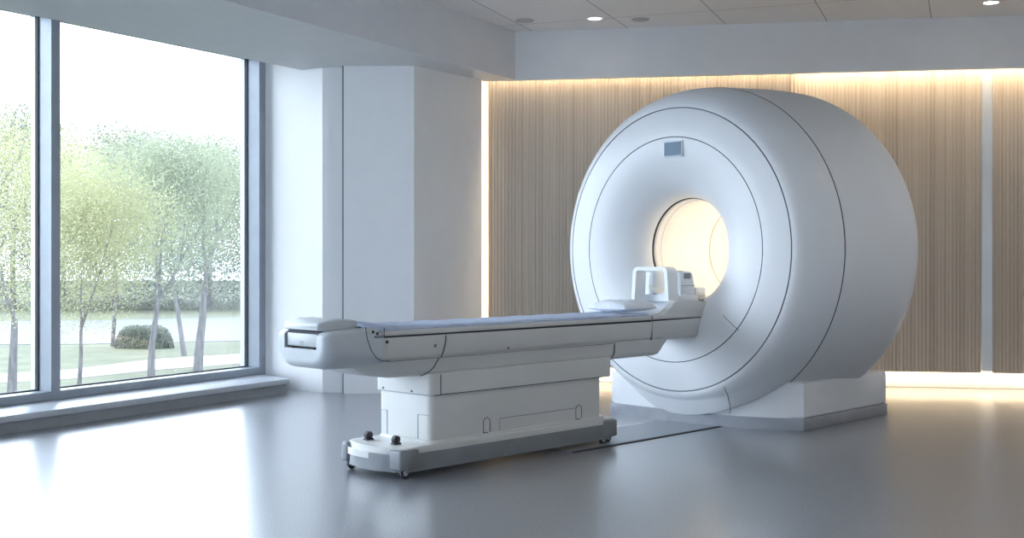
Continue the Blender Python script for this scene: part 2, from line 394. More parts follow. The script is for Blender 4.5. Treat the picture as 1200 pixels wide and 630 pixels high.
downlight(.12, 11.2, False, 'unlit recessed downlight at the inner corner of the ceiling')
downlight(1.20, 11.15, False, 'unlit recessed downlight just right of the lit one above the scanner')

# ================================================================== EQUIPMENT FRAME
PH = R(44.5); A = Vector((math.sin(PH), math.cos(PH), 0)); W = Vector((math.cos(PH), -math.sin(PH), 0)); G = Vector((1.2142, 8.9, 0))
ROT = math.atan2(A.y, A.x)
def use_frame(deg, g):
    global PH, A, W, G, ROT
    PH = R(deg); A = Vector((math.sin(PH), math.cos(PH), 0)); W = Vector((math.cos(PH), -math.sin(PH), 0)); G = Vector(g); ROT = math.atan2(A.y, A.x)
class T:      # a thing standing at s, w, z in the scanner's own axes; parts are given in scanner axes
    def __init__(self, name, s, w, z, label, cat, group=None):
        self.o = (s, w, z)
        e = bpy.data.objects.new(name, None); col.objects.link(e)
        e.location = G + s * A + w * W + Vector((0, 0, z)); e.rotation_euler = (0, 0, ROT)
        tag(e, label, cat, group); self.e = e
    def part(self, name, bm, m, parent=None, angle=38, label=None):
        s, w, z = self.o
        for v in bm.verts: v.co = Vector((v.co.x - s, -(v.co.y - w), v.co.z - z))
        o = mk(name, bm, m, parent or self.e, angle)
        if label: o['label'] = label
        return o
def single(name, bm, m, s, w, z, label, cat, group=None, angle=38):
    for v in bm.verts: v.co = Vector((v.co.x - s, -(v.co.y - w), v.co.z - z))
    o = mk(name, bm, m, None, angle); o.location = G + s * A + w * W + Vector((0, 0, z)); o.rotation_euler = (0, 0, ROT)
    return tag(o, label, cat, group)
def sbox(s0, s1, w0, w1, z0, z1, bev=.01, seg=3, bm=None):
    b = bm or bmesh.new()
    hexa(b, [(s0, w0, z0), (s1, w0, z0), (s1, w1, z0), (s0, w1, z0), (s0, w0, z1), (s1, w0, z1), (s1, w1, z1), (s0, w1, z1)], bev, seg)
    return b
def prof_w(pts, w0, w1, bev=.006, seg=2):      # outline in (s,z) extruded across w
    b = bmesh.new(); vs = loft(b, [[(s, w0, z) for s, z in pts], [(s, w1, z) for s, z in pts]])
    if bev:
        es = [b.edges.get((r[i], r[(i + 1) % len(r)])) for r in vs for i in range(len(r))]
        bmesh.ops.bevel(b, geom=[e for e in es if e], offset=bev, segments=seg, profile=.5, affect='EDGES', clamp_overlap=True)
    return b

# ================================================================== SCANNER
CZ = 1.30
use_frame(48, (1.176, 8.9, 0))
gt = T('mri_scanner', .9, 0, 0, 'large round white scanner with a glowing bore, standing on a grey plinth', 'mri scanner')
def revolve(prof, mi=None, n=144):
    b = bmesh.new()
    rings = [[(s, r * math.sin(2 * math.pi * k / n), CZ + r * math.cos(2 * math.pi * k / n)) for k in range(n)] for r, s in prof]
    loft(b, rings, cap=False, mi=mi); return b
RB, SB = .392, .25
def face_s(r):      # front surface depth
    if r <= .86:
        t = min(1, (r - RB) / (.80 - RB)) if r < .80 else 1
        return SB * (1 - (1 - (1 - t) ** 2.1) ** .55) if t < 1 else 0.0
    if r <= 1.055: return .03 * ((r - .86) / .195) ** 1.5
    t = min(1, (r - 1.055) / (1.236 - 1.055))
    return .03 + .37 * (1 - (1 - t ** 1.9) ** .62)
def groove(r, g=.004, d=.012):
    s = face_s(r); return [(r - g, face_s(r - g)), (r - g * .8, s + d), (r + g * .8, s + d), (r + g, face_s(r + g))]
prof = []; mi = []
def run(r0, r1, n, ease=1):
    for i in range(n + 1):
        r = r0 + (r1 - r0) * (i / n) ** ease
        prof.append((r, face_s(r))); mi.append(0)
run(RB + .0005, .830, 40, 1.7)
def put_groove(r, g, d, idx):
    mi[-1] = 0; gg = groove(r, g, d)
    for k, p in enumerate(gg): prof.append(p); mi.append(idx if k < 3 else 0)
put_groove(.837, .0032, .012, 1)
run(.844, 1.045, 14)
put_groove(1.055, .0045, .012, 2)
for i in range(1, 41):
    a = (i / 40); r = 1.062 + (1.2355 - 1.062) * (1 - (1 - a) ** 2.6); prof.append((r, face_s(r))); mi.append(0)
inner_cap = [(RB + .0005, SB + .03)]
prof = inner_cap + prof; mi = [0] + mi
prof.append((1.236, .394)); prof.append((1.222, .396)); mi += [0, 0]
fb = revolve(prof, mi)
for v in fb.verts:      # the cover runs straight down to the plinth at the foot instead of rounding back
    r = math.hypot(v.co.y, v.co.z - CZ)
    if 1.05 < r < 1.2352 and v.co.z < CZ:
        ang = math.degrees(math.atan2(abs(v.co.y), CZ - v.co.z)); k = max(0, min(1, (58 - ang) / 40)); k = k * k * (3 - 2 * k)
        t = (r - 1.05) / .185; flat = .03 + .085 * t + .18 * v.co.y ** 2 * t
        if v.co.x > flat: v.co.x += (flat - v.co.x) * k
front = gt.part('front_cover', fb, [M['shell'], M['seam'], M['softseam']], angle=50)
gt.part('seam', revolve([(1.2355, .3945), (1.2388, .397), (1.2388, .402), (1.2355, .405)]), M['seam'], front, angle=0)
rear = [(1.222, .404), (1.2370, .406)]
for i in range(1, 25):
    t = i / 24; rear.append((1.2375 + .040 * math.sin(t * math.pi / 2), .404 + t * .80))
for i in range(1, 16):
    a = i / 15 * math.pi / 2; rear.append((1.2775 - .22 * (1 - math.cos(a)), 1.204 + .30 * math.sin(a)))
rear += [(.9, 1.53), (.5, 1.54), (RB, 1.53), (RB, 1.49)]
gt.part('rear_cover', revolve(rear), M['shell'], angle=50)
# bore tube
gt.part('bore_rim', revolve([(RB + .003, SB - .004), (RB - .006, SB + .002), (RB - .006, SB + .014), (RB + .003, SB + .018)]), M['seam'], angle=0)
boreo = gt.part('bore_tube', revolve([(RB - .001, SB + .012), (RB - .012, SB + .03), (RB - .012, SB + .085), (RB - .016, SB + .088), (RB - .016, .93), (RB - .011, .934), (RB - .011, .942), (RB - .016, .946), (RB - .016, 1.52)], mi=[0, 0, 0, 0, 1, 1, 1, 0, 0]), [M['bore'], mat('bore_joint', (.55, .48, .38), .6)], angle=30)
for zz, ww in ((CZ + .12, .345),):
    b = bmesh.new(); tube(b, [(.42, ww, zz), (.9, ww, zz), (1.6, ww, zz)], .008, 8); gt.part('bore_light', b, M['ledbore'], boreo)
def place_area(s, w, z, dirn, along, sx, sy, p, c, name='bore_lamp'):
    loc = G + s * A + w * W + Vector((0, 0, z)); d = dirn[0] * A + dirn[1] * W + Vector((0, 0, dirn[2])); al = along[0] * A + along[1] * W + Vector((0, 0, along[2]))
    return area(name, loc, d, al, sx, sy, p, c)
place_area(1.0, .33, CZ + .10, (0, -1, -.1), (1, 0, 0), 1.1, .05, LED_BORE, BOREC)
# display on the face
fr = sbox(-.014, .02, -.0, .0, 0, 0, 0) if False else None
gw0, gw1, gz0, gz1 = 0, 0, 0, 0
def px_to_face(x, y, S):
    k = (x - 600) / F; # G + S a + w W = t*(k,1)
    P = G + S * A
    w = (P.x - k * P.y) / (k * W.y - W.x); t = P.y + w * W.y
    return w, EYE - (y - 300) * t / F
dwa, dza = px_to_face(778.5, 166, -.0); dwb, dzb = px_to_face(800.5, 183, -.0)
bz = gt.part('display_frame', sbox(-.012, .02, dwa, dwb, dzb, dza, .004, 2), M['bezel'])
gt.part('display_screen', sbox(-.0145, -.008, dwa + .010, dwb - .010, dzb + .010, dza - .010, .001, 1), M['screen'], bz, label='blue-grey display screen')
# seams drawn on the lower face
def surf_s(w, z):
    rad = max(RB, min(1.235, math.hypot(w, z - CZ))); v = face_s(rad)
    if rad > 1.05 and z < .5: t = (rad - 1.05) / .185; v = min(v, .03 + .085 * t + .18 * w * w * t)
    return v
def face_curve(pts, r=.0028, m='seam'):
    b = bmesh.new(); P = []
    for (w, z) in pts:
        rad = math.hypot(w, z - CZ); fsv = surf_s(w, z)
        P.append((fsv - .0005, w, z))
    tube(b, P, r, 6); gt.part('seam', b, M[m], front)
def pxface(x, y):
    S = 0
    for _ in range(30):
        w, z = px_to_face(x, y, S); S = .6 * S + .4 * surf_s(w, z)
    return w, z
p0, p1 = pxface(847, 369), pxface(866, 387)
face_curve([(p0[0] + (p1[0] - p0[0]) * i / 8, p0[1] + (p1[1] - p0[1]) * i / 8) for i in range(9)], .002)
p0, p1 = pxface(849, 453), pxface(855, 485)
face_curve([(p0[0] + (p1[0] - p0[0]) * i / 12, p0[1] + (p1[1] - p0[1]) * i / 12) for i in range(13)], .0022)
# base: white skirt and grey plinth
WL_, WR_ = -.70, .88
def fs(w, k=.0): return (.12 + .40 * w * w if w > 0 else .12 - .03 * abs(w)) + k
def base_poly(k, wl_, wr_, sb):
    P = [(fs(w, k), w) for w in [wl_ + (wr_ - wl_) * i / 24 for i in range(25)]]
    return P + [(sb, wr_ - .09), (sb, wl_)]
b = bmesh.new(); prism(b, base_poly(0, WL_, WR_, 1.70), 0, .088, bevel=.006, seg=2); gt.part('plinth', b, M['plinth'], angle=30, label='grey plinth')
b = bmesh.new(); prism(b, base_poly(.012, WL_ + .006, WR_ - .006, 1.69), .086, .345, bevel=.02, seg=3); gt.part('skirt', b, M['shell'], angle=30)

# ================================================================== PATIENT TABLE
use_frame(44.5, (1.2142, 8.9, 0))
tb = T('patient_table', -1.9, 0, 0, 'long cream patient table on a rolling base, leading into the scanner', 'patient table')
def body(name, secs, m, parent=None, label=None, n=5):   # secs: (s, halfwidth_top, halfwidth_bottom, z0, z1, rb, rt)
    b = bmesh.new(); rings = []
    for s, ht, hb, z0, z1, rb, rt in secs:
        P = rrect(-1, 1, 0, 1, .001, .001, n)
        q = rrect(-ht, ht, z0, z1, rb, rt, n)
        rings.append([(s, w * (1 + (hb / ht - 1) * (1 - (z - z0) / (z1 - z0))), z) for w, z in q])
    loft(b, rings); return tb.part(name, b, m, parent, label=label, angle=42)
# columns
def col_sec(z0, z1, s0, s1, wn, wf, r=.035, m='cream', name='column'):
    b = bmesh.new(); P = []
    for cs, cw, a0 in ((s1 - r, wn - r, 0), (s0 + r, wn - r, 90), (s0 + r, wf + r, 180), (s1 - r, wf + r, 270)):
        for k in range(7):
            a = R(a0 + 90 * k / 6); P.append((cs + r * math.cos(a), cw + r * math.sin(a)))
    prism(b, P, z0, z1, bevel=.004, seg=2); return tb.part(name, b, M[m], angle=35)
def line_w(pts, w, r=.0018, m='softseam', parent=None, name='seam'):
    b = bmesh.new(); tube(b, [(s, w, z) for s, z in pts], r, 6); return tb.part(name, b, M[m], parent)
lower = col_sec(.165, .452, -2.62, -1.10, .215, -.255, name='lower_column')
upper = col_sec(.444, .572, -2.63, -1.0, .226, -.275, name='upper_column')
b = bmesh.new(); tube(b, [(-2.55, .2262, .447), (-2.55, .2262, .565)], .0025, 6); tb.part('seam', b, M['seam'], upper)
line_w([(-2.60, .4475), (-1.12, .4475)], .2262, .002, 'seam', upper)
line_w([(-2.60, .5625), (-1.0, .5625)], .2195, .002, 'seam', upper)
b = bmesh.new(); tube(b, [(-2.631, -.25, .4475), (-2.631, .20, .4475)], .0018, 6); tb.part('seam', b, M['softseam'], upper)
# access covers low on the column side
line_w([(-2.06, .185), (-2.06, .262), (-1.42, .262), (-1.34, .262)], .215, .0018, parent=lower)
for s in (-2.17, -1.33):
    line_w([(s - .028, .19), (s - .028, .25)] + [(s + .028 * math.cos(R(a)), .25 + .028 * math.sin(R(a))) for a in range(180, -1, -20)] + [(s + .028, .19)], .2155, .002, 'seam', lower)
    tb.part('latch_foot', sbox(s - .03, s + .012, .205, .222, .178, .190, .003, 1), M['dark'], lower)
for w0, w1 in ((.105, .2), (-.235, -.175)):
    zt = .33 if w0 > 0 else .33
    b = bmesh.new(); tube(b, [(-2.621, w0, .175), (-2.621, w0, zt), (-2.621, w1, zt)] + ([(-2.621, w1, .175)] if w0 < 0 else []), .002, 6); tb.part('seam', b, M['softseam'], lower)
for w in (-.2, .06): b = bmesh.new(); disc(b, (-2.633, w, .462), (1, 0, 0), .006, .006, 12); tb.part('screw', b, M['dark'], upper)
# housing below the rail
body('housing', [(-3.13, .17, .12, .645, .668, .01, .005), (-3.08, .20, .15, .605, .668, .03, .005), (-3.0, .212, .17, .580, .668, .045, .005), (-2.88, .218, .185, .563, .668, .045, .005),
                 (-2.5, .222, .205, .560, .668, .03, .005), (-.975, .222, .205, .560, .668, .03, .005)], M['cream'])
b = bmesh.new(); tube(b, [(-.972, .2, .565), (-.972, .222, .60), (-.972, .222, .665)], .003, 6); tb.part('seam', b, M['seam'])
body('dock_bracket', [(-.97, .222, .205, .552, .668, .03, .005), (-.50, .222, .205, .552, .668, .03, .005), (-.465, .222, .208, .560, .668, .03, .005), (-.40, .22, .21, .63, .668, .015, .005), (-.385, .22, .21, .648, .668, .008, .005)], M['cream'])
# side rail body, z .66-.80
rail = body('rail_body', [(-3.06, .238, .226, .655, .797, .035, .006), (-.578, .236, .224, .660, .793, .035, .006)], M['cream'])
rail2 = body('front_rail_body', [(-.57, .236, .224, .658, .795, .035, .006), (.06, .236, .224, .655, .800, .035, .006), (.13, .230, .216, .665, .80, .035, .006), (.15, .21, .19, .69, .79, .03, .006)], M['cream'])
tb.part('gap_strip', sbox(-3.0, -.575, -.225, .225, .79, .808, .002, 1), M['seam'])
tb.part('gap_strip', sbox(-.57, .08, -.225, .225, .79, .808, .002, 1), M['seam'])
tb.part('rubber_joint', sbox(-.582, -.566, -.232, .232, .665, .83, .004, 1), M['softseam'])
tb.part('cradle_board', sbox(-3.0, -.583, -.236, .236, .806, .834, .006, 2), M['cream'])
# nose end with a recess
def nose_ring(s, hw, z0, zt, rb):
    q = rrect(-hw, hw, z0, zt, rb, .02, 6); n = len(q) // 2
    right = q[:14]; left = q[14:]
    nw = min(.150, hw - .045); zn = .748
    return [(s, w, z) for w, z in right] + [(s, nw, zt), (s, nw, zn), (s, -nw, zn), (s, -nw, zt)] + [(s, w, z) for w, z in left]
b = bmesh.new(); rings = []
for i in range(13):
    t = i / 12; a = t * math.pi / 2
    rings.append(nose_ring(-3.375 + .085 * (1 - math.cos(a)), .192 + .050 * math.sin(a), .685 - .048 * math.sin(a), .815 + .033 * math.sin(a), .10 + .015 * math.sin(a)))
for s, z0, zt, rb in ((-3.22, .634, .850, .115), (-3.12, .636, .856, .10), (-3.065, .645, .856, .08), (-3.02, .653, .845, .05), (-2.985, .656, .81, .035)):
    rings.append(nose_ring(s, .242, z0, zt, rb))
loft(b, rings); nose = tb.part('end_cap', b, M['lightgrey'], angle=45, label='light grey rounded end cap')
line = []
def side_line(pts, w, r=.0025, m='seam', parent=None): return line_w(pts, w, r, m, parent)
side_line([(-3.118, .864), (-3.105, .80), (-3.08, .74), (-3.04, .69), (-3.0, .672), (-2.95, .668)], .2425, .0022, parent=nose)
# recess contents
b = sbox(-3.352, -3.2, -.149, .149, .752, .846, .004, 1); tb.part('recess_liner', b, M['seam'], nose)
pn = tb.part('drawer', sbox(-3.364, -3.25, -.138, .136, .760, .830, .005, 2), M['lightgrey'], nose)
for w in (-.10, .10): tb.part('catch', sbox(-3.366, -3.35, w - .012, w + .012, .735, .756, .002, 1), M['dark'], pn)
for k, dw in enumerate((-.014, 0, .014)):
    b = bmesh.new(); tube(b, [(-3.363, dw + .0, .765), (-3.363, dw, .79)], .0022, 6); tb.part('mark', b, M['softseam'], pn)
b = bmesh.new()
rr = []
for s, hw, z0, z1 in ((-3.372, .150, .852, .880), (-3.362, .158, .848, .893), (-3.30, .165, .846, .905), (-3.20, .165, .846, .908), (-3.12, .165, .846, .898), (-3.10, .155, .850, .888)):
    rr.append([(s, w, z) for w, z in rrect(-hw, hw, z0, z1, .008, .012, 5)])
loft(b, rr); tb.part('foot_block', b, M['lightgrey'], label='grey foot block on the end cap', angle=45)
# side latch and dots
side_line([(-2.985, .80), (-2.985, .856)], .2405, .002, parent=rail)
lt = tb.part('latch', sbox(-3.055, -2.99, .238, .247, .800, .815, .003, 1), M['softseam'], rail)
for s, z in ((-3.065, .835), (-3.035, .825), (-2.965, .775)):
    b = bmesh.new(); disc(b, (s, .24, z), (0, 1, 0), .009, .005, 12); tb.part('screw', b, M['seam'], rail)
for s, z, r in ((-2.60, .735, .010), (-2.0, .69, .008)):
    b = bmesh.new(); disc(b, (s, .232, z), (0, 1, 0), r, .004, 14); tb.part('screw', b, M['softseam'], rail)
side_line([(-2.95, .664), (-1.0, .664)], .2275, .0022, 'softseam', rail)
# curved seam from rail to housing
side_line([(-2.52, .792), (-2.525, .75), (-2.54, .70), (-2.56, .665)], .2385, .003, parent=rail)
side_line([(-2.56, .662), (-2.60, .61), (-2.64, .585), (-2.70, .567)], .2215, .003, parent=rail)
# raised head section
hd = [(-.565, .806), (.085, .806), (.09, .815), (.092, .90), (.08, .915), (.0, .922), (-.20, .932), (-.275, .932), (-.31, .925), (-.345, .902), (-.375, .868), (-.41, .846), (-.45, .838), (-.565, .834)]
for w0, w1 in ((.178, .236), (-.236, -.178)):
    tb.part('head_rail', prof_w(hd, w0, w1, .007, 3), M['cream'], angle=45)
inn = [(-.56, .806), (.08, .806), (.08, .912), (-.16, .918), (-.22, .905), (-.30, .870), (-.40, .845), (-.56, .838)]
tb.part('head_bed', prof_w(inn, -.178, .178, 0), M['paperpad'], angle=60, label='pale blue-white sloping head pad')
tb.part('bore_slide', sbox(.08, .62, -.17, .17, .925, .945, .006, 2), M['cream'])
tb.part('bore_slide_support', prof_w([(.06, .86), (.20, .885), (.60, .90), (.60, .93), (.06, .93)], -.12, .12, .006, 2), M['cream'])
# base
def plan(s0, s1, hw0, hw1, rc, bulge, n=8):
    P = []
    for i in range(n + 1): # far end rounded front
        pass
    # start: near side going to the front end (s0), corners rounded with radius rc
    for k in range(n + 1):
        a = R(90 + 90 * k / n); P.append((s0 + rc + rc * math.cos(a), hw1 - rc + rc * math.sin(a)))
    for k in range(1, n):
        w = (hw1 - rc) + ((hw0 + rc) - (hw1 - rc)) * k / n
        c = ((w - (hw0 + hw1) / 2) / ((hw1 - hw0) / 2)) ** 2
        P.append((s0 - bulge * (1 - c), w))
    for k in range(n + 1):
        a = R(180 + 90 * k / n); P.append((s0 + rc + rc * math.cos(a), hw0 + rc + rc * math.sin(a)))
    for k in range(n + 1):
        a = R(270 + 90 * k / n); P.append((s1 - rc + rc * math.cos(a), hw0 + rc + rc * math.sin(a)))
    for k in range(n + 1):
        a = R(90 * k / n); P.append((s1 - rc + rc * math.cos(a), hw1 - rc + rc * math.sin(a)))
    return P
b = bmesh.new(); prism(b, plan(-2.86, -.98, -.265, .245, .05, .045), .128, .170, bevel=.010, seg=3); base = tb.part('base_deck', b, M['cream'], angle=35)
b = bmesh.new(); prism(b, plan(-2.868, -1.02, -.27, .25, .05, .045), .034, .132, bevel=.008, seg=2); tb.part('bumper', b, M['grey'], angle=35, label='grey bumper around the base')
b = bmesh.new(); prism(b, plan(-2.872, -2.3, -.272, .16, .04, .045), .098, .136, bevel=.006, seg=2); tb.part('bumper_trim', b, M['cream'], angle=35)
b = bmesh.new(); prism(b, plan(-2.63, -1.06, -.262, .232, .05, .02), .160, .186, bevel=.010, seg=3); tb.part('base_collar', b, M['cream'], angle=35)
# corner guards
for s0, s1, w0, w1 in ((-2.885, -2.74, .13, .262), (-2.885, -2.80, -.282, -.22), (-1.12, -.985, .15, .262), (-1.12, -.985, -.275, -.15)):
    tb.part('corner_guard', sbox(s0, s1, w0, w1, .045, .160, .016, 3), M['grey'])
for w in (-.16, .09):
    k = tb.part('pedal', sbox(-2.80, -2.75, w - .022, w + .022, .168, .182, .004, 1), M['dark'])
    b = bmesh.new(); disc(b, (-2.775, w - .018, .198), (0, 1, 0), .024, .036, 18, .006); tb.part('pedal_knob', b, M['dark'], k)
def caster(s, w, rot):
    b = bmesh.new(); disc(b, (s, w - .011, .033), (0, 1, 0), .033, .022, 24, .005)
    c = tb.part('caster', b, M['dark'])
    b = bmesh.new(); disc(b, (s, w - .013, .033), (0, 1, 0), .017, .026, 18, .002); tb.part('hub', b, M['metal'], c)
    b = bmesh.new(); sbox(s - .014, s + .014, w - .02, w - .014, .028, .075, .003, 1, b); sbox(s - .014, s + .014, w + .014, w + .02, .028, .075, .003, 1, b)
    sbox(s - .02, s + .02, w - .022, w + .022, .066, .08, .003, 1, b); tb.part('fork', b, M['grey'], c)
caster(-2.835, .238, 0); caster(-2.84, -.235, 0); caster(-1.10, .225, 0); caster(-1.02, .20, 0); caster(-1.10, -.235, 0)

# ---------------- sheet, pillow, head coil
def sheet():
    b = bmesh.new(); rnd = random.Random(4); rings = []
    ns, nw = 90, 24
    S0, S1 = -3.10, -.60
    top = []
    for i in range(ns + 1):
        s = S0 + (S1 - S0) * i / ns
        row = []
        for j in range(nw + 1):
            v = -1 + 2 * j / nw; w = v * .222
            ss = s - .12 * max(0, -v * .5 + .5) * max(0, 1 - (s - S0) / .5)
            lift = .052 * (max(0, 1 - (s - S0) / .42)) ** 1.2 * (.75 - .35 * v)
            fold = .006 * math.sin(10 * w * 6 + 3 * s) * max(0, 1 - (s - S0) / .9) + .0015 * math.sin(23 * s + 9 * w)
            edge = -.010 * max(0, (abs(v) - .85) / .15) ** 2
            row.append((ss, w, .853 + lift + fold + edge))
        top.append(row)
    vs = [[b.verts.new(p) for p in r] for r in top]
    vb = [[b.verts.new((p[0], p[1], max(.835, p[2] - .018))) for p in r] for r in top]
    for i in range(ns):
        for j in range(nw):
            b.faces.new((vs[i][j], vs[i + 1][j], vs[i + 1][j + 1], vs[i][j + 1])); b.faces.new((vb[i][j], vb[i][j + 1], vb[i + 1][j + 1], vb[i + 1][j]))
    for i in range(ns):
        for j in (0, nw): b.faces.new((vs[i][j], vs[i + 1][j], vb[i + 1][j], vb[i][j]))
    for j in range(nw):
        for i in (0, ns): b.faces.new((vs[i][j], vs[i][j + 1], vb[i][j + 1], vb[i][j]))
    return b
single('sheet', sheet(), M['sheet'], -1.85, 0, .836, 'thin blue-grey sheet covering the length of the patient table', 'sheet', angle=60)
def pillow(s0, s1, w0, w1, z, h):
    b = bmesh.new(); n = 26; t_, u_ = [], []
    for i in range(n + 1):
        r1, r2 = [], []
        for j in range(n + 1):
            u, v = -1 + 2 * i / n, -1 + 2 * j / n
            k = max(0, (1 - u ** 4) * (1 - v ** 4)) ** .55
            px = u * (1 - .06 * v * v); py = v * (1 - .06 * u * u)
            s = (s0 + s1) / 2 + px * (s1 - s0) / 2; w = (w0 + w1) / 2 + py * (w1 - w0) / 2
            wr = .0035 * math.sin(7 * u + 5 * v) * k
            r1.append(b.verts.new((s, w, z + h * .35 + h * .65 * k + wr))); r2.append(b.verts.new((s, w, z + h * .30 * (1 - k))))
        t_.append(r1); u_.append(r2)
    for i in range(n):
        for j in range(n):
            b.faces.new((t_[i][j], t_[i + 1][j], t_[i + 1][j + 1], t_[i][j + 1])); b.faces.new((u_[i][j], u_[i][j + 1], u_[i + 1][j + 1], u_[i + 1][j]))
        for j in (0, n):
            b.faces.new((t_[i][j], t_[i + 1][j], u_[i + 1][j], u_[i][j])); b.faces.new((t_[j][i], t_[j][i + 1], u_[j][i + 1], u_[j][i]))
    return b
single('pillow', pillow(-.80, -.42, -.185, .175, .860, .082), M['pillow'], -.62, 0, .855, 'small white pillow on the blue sheet before the head support', 'pillow', angle=60)

hc = T('head_coil', -.12, 0, .93, 'white arched head coil standing at the mouth of the glowing bore', 'head coil')
# arch: rounded bridge across the table
def arch(s0, s1, hw, z0, z1, th, r=.05, taper=.02):
    outer, inn_ = [], []
    def path(h, zt, rad, tp):
        P = [(-h - tp, z0)]
        for k in range(7):
            a = R(180 - 90 * k / 6); P.append((-h + rad + rad * math.cos(a), zt - rad + rad * math.sin(a)))
        for k in range(7):
            a = R(90 - 90 * k / 6); P.append((h - rad + rad * math.cos(a), zt - rad + rad * math.sin(a)))
        P.append((h + tp, z0)); return P
    o_ = path(hw, z1, r, taper); i_ = path(hw - th, z1 - th * .85, r * .5, taper)
    b = bmesh.new()
    poly = o_ + i_[::-1]
    N_ = len(o_)
    rings = [[(s, w, z) for w, z in (o_[k], o_[k], i_[k], i_[k])] for k in range(N_) for s in (0,)]
    rings = [[(s0, *o_[k]), (s1, *o_[k]), (s1, *i_[k]), (s0, *i_[k])] for k in range(N_)]
    vs = loft(b, rings)
    es = [e for e in b.edges if len(e.link_faces) == 2 and e.calc_face_angle(0) > R(50)]
    bmesh.ops.bevel(b, geom=es, offset=.008, segments=3, profile=.5, affect='EDGES', clamp_overlap=True)
    return b
hc.part('arch', arch(-.305, -.185, .158, .932, 1.172, .03, .045, .012), M['coil'], angle=45)
hc.part('coil_base', prof_w([(-.185, .918), (.06, .916), (.06, .955), (.02, .968), (-.14, .972), (-.185, .965)], -.17, .17, .006, 2), M['coil'], angle=45)
sp = hc.part('side_pod', prof_w([(-.15, .965), (.03, .965), (.005, 1.11), (-.01, 1.133), (-.045, 1.14), (-.125, 1.145), (-.145, 1.13)], .085, .165, .010, 3), M['coil'], angle=45)
hc.part('side_pod', prof_w([(-.15, .965), (.03, .965), (.005, 1.11), (-.01, 1.133), (-.045, 1.14), (-.125, 1.145), (-.145, 1.13)], -.165, -.085, .010, 3), M['coil'], angle=45)
hc.part('pod_panel', sbox(-.115, -.03, .163, .168, 1.085, 1.128, .004, 2), M['softseam'], sp, label='small dark grey panel')
b = bmesh.new(); tube(b, [(-.148, .1655, 1.035), (.018, .1655, 1.035)], .002, 6); hc.part('seam', b, M['softseam'], sp)
b = bmesh.new()
for k in range(25): pass
# half-open cradle shell between the pods
rings = []
for s in (-.18, -.02, .10):
    P = []
    for k in range(13):
        a = R(200 + 140 * k / 12); P.append((s, .115 * math.cos(a), 1.075 + .11 * math.sin(a)))
    for k in range(12, -1, -1):
        a = R(200 + 140 * k / 12); P.append((s, .105 * math.cos(a), 1.075 + .10 * math.sin(a)))
    rings.append(P)
loft(b, rings); hc.part('head_cradle', b, M['coil'], angle=45)
bl = sbox(.11, .24, -.02, .11, .946, 1.02, .012, 3)
single('coil_connector', bl, M['coil'], .175, .045, .946, 'small cream plug box on the slide just inside the bore', 'plug box')

# floor plate between table and scanner
b = bmesh.new(); prism(b, [(-1.5, -.18), (.2, -.18), (.2, .30), (-1.5, .30)], .0, .004)
for v in b.verts: v.co = Vector((v.co.x, -v.co.y, v.co.z))
o = mk('floor_plate', b, mat('plate', (.22, .245, .28), .3), angle=0); o.location = G; o.rotation_euler = (0, 0, ROT); tag(o, 'flat grey floor plate between the rolling base and the scanner', 'floor plate')
b = bmesh.new(); prism(b, [(-1.5, .303), (.2, .303), (.2, .335), (-1.5, .335)], .0, .005)
for v in b.verts: v.co = Vector((v.co.x, -v.co.y, v.co.z))
o = mk('floor_channel', b, M['dark'], angle=0); o.location = G; o.rotation_euler = (0, 0, ROT); tag(o, 'narrow dark channel in the floor running from under the table to the scanner', 'floor channel')

# ================================================================== OUTSIDE
def gpt(px, D): return ((px - 600) / F * D, D)
bm = bmesh.new(); prism(bm, [(-140, 4), wl(-30, 3), wl(SF, 1.0), (20, 30), (60, 160), (-140, 160)], GR - .3, GR); mk('lawn', bm, M['grass'], angle=0); tag(bpy.data.objects['lawn'], 'pale green lawn outside the windows', 'lawn', kind='structure')
def strip(name, near, far, z, m, label, cat):
    b = bmesh.new(); prism(b, near + far[::-1], GR, GR + z); o = mk(name, b, m, angle=0); tag(o, label, cat); o['kind'] = 'structure'
strip('footpath', [gpt(-400, 27), gpt(-50, 30.0), gpt(80, 31.5), gpt(180, 34.0), gpt(300, 36.5), gpt(420, 38.0)], [gpt(-400, 29), gpt(-50, 32.2), gpt(80, 34.0), gpt(180, 37.5), gpt(300, 40), gpt(420, 42)], .02, M['path'], 'pale curving footpath across the lawn', 'path')
strip('road', [gpt(-400, 43), gpt(100, 44), gpt(420, 47)], [gpt(-400, 58), gpt(100, 60), gpt(420, 66)], .02, M['asphalt'], 'grey road beyond the lawn', 'road')

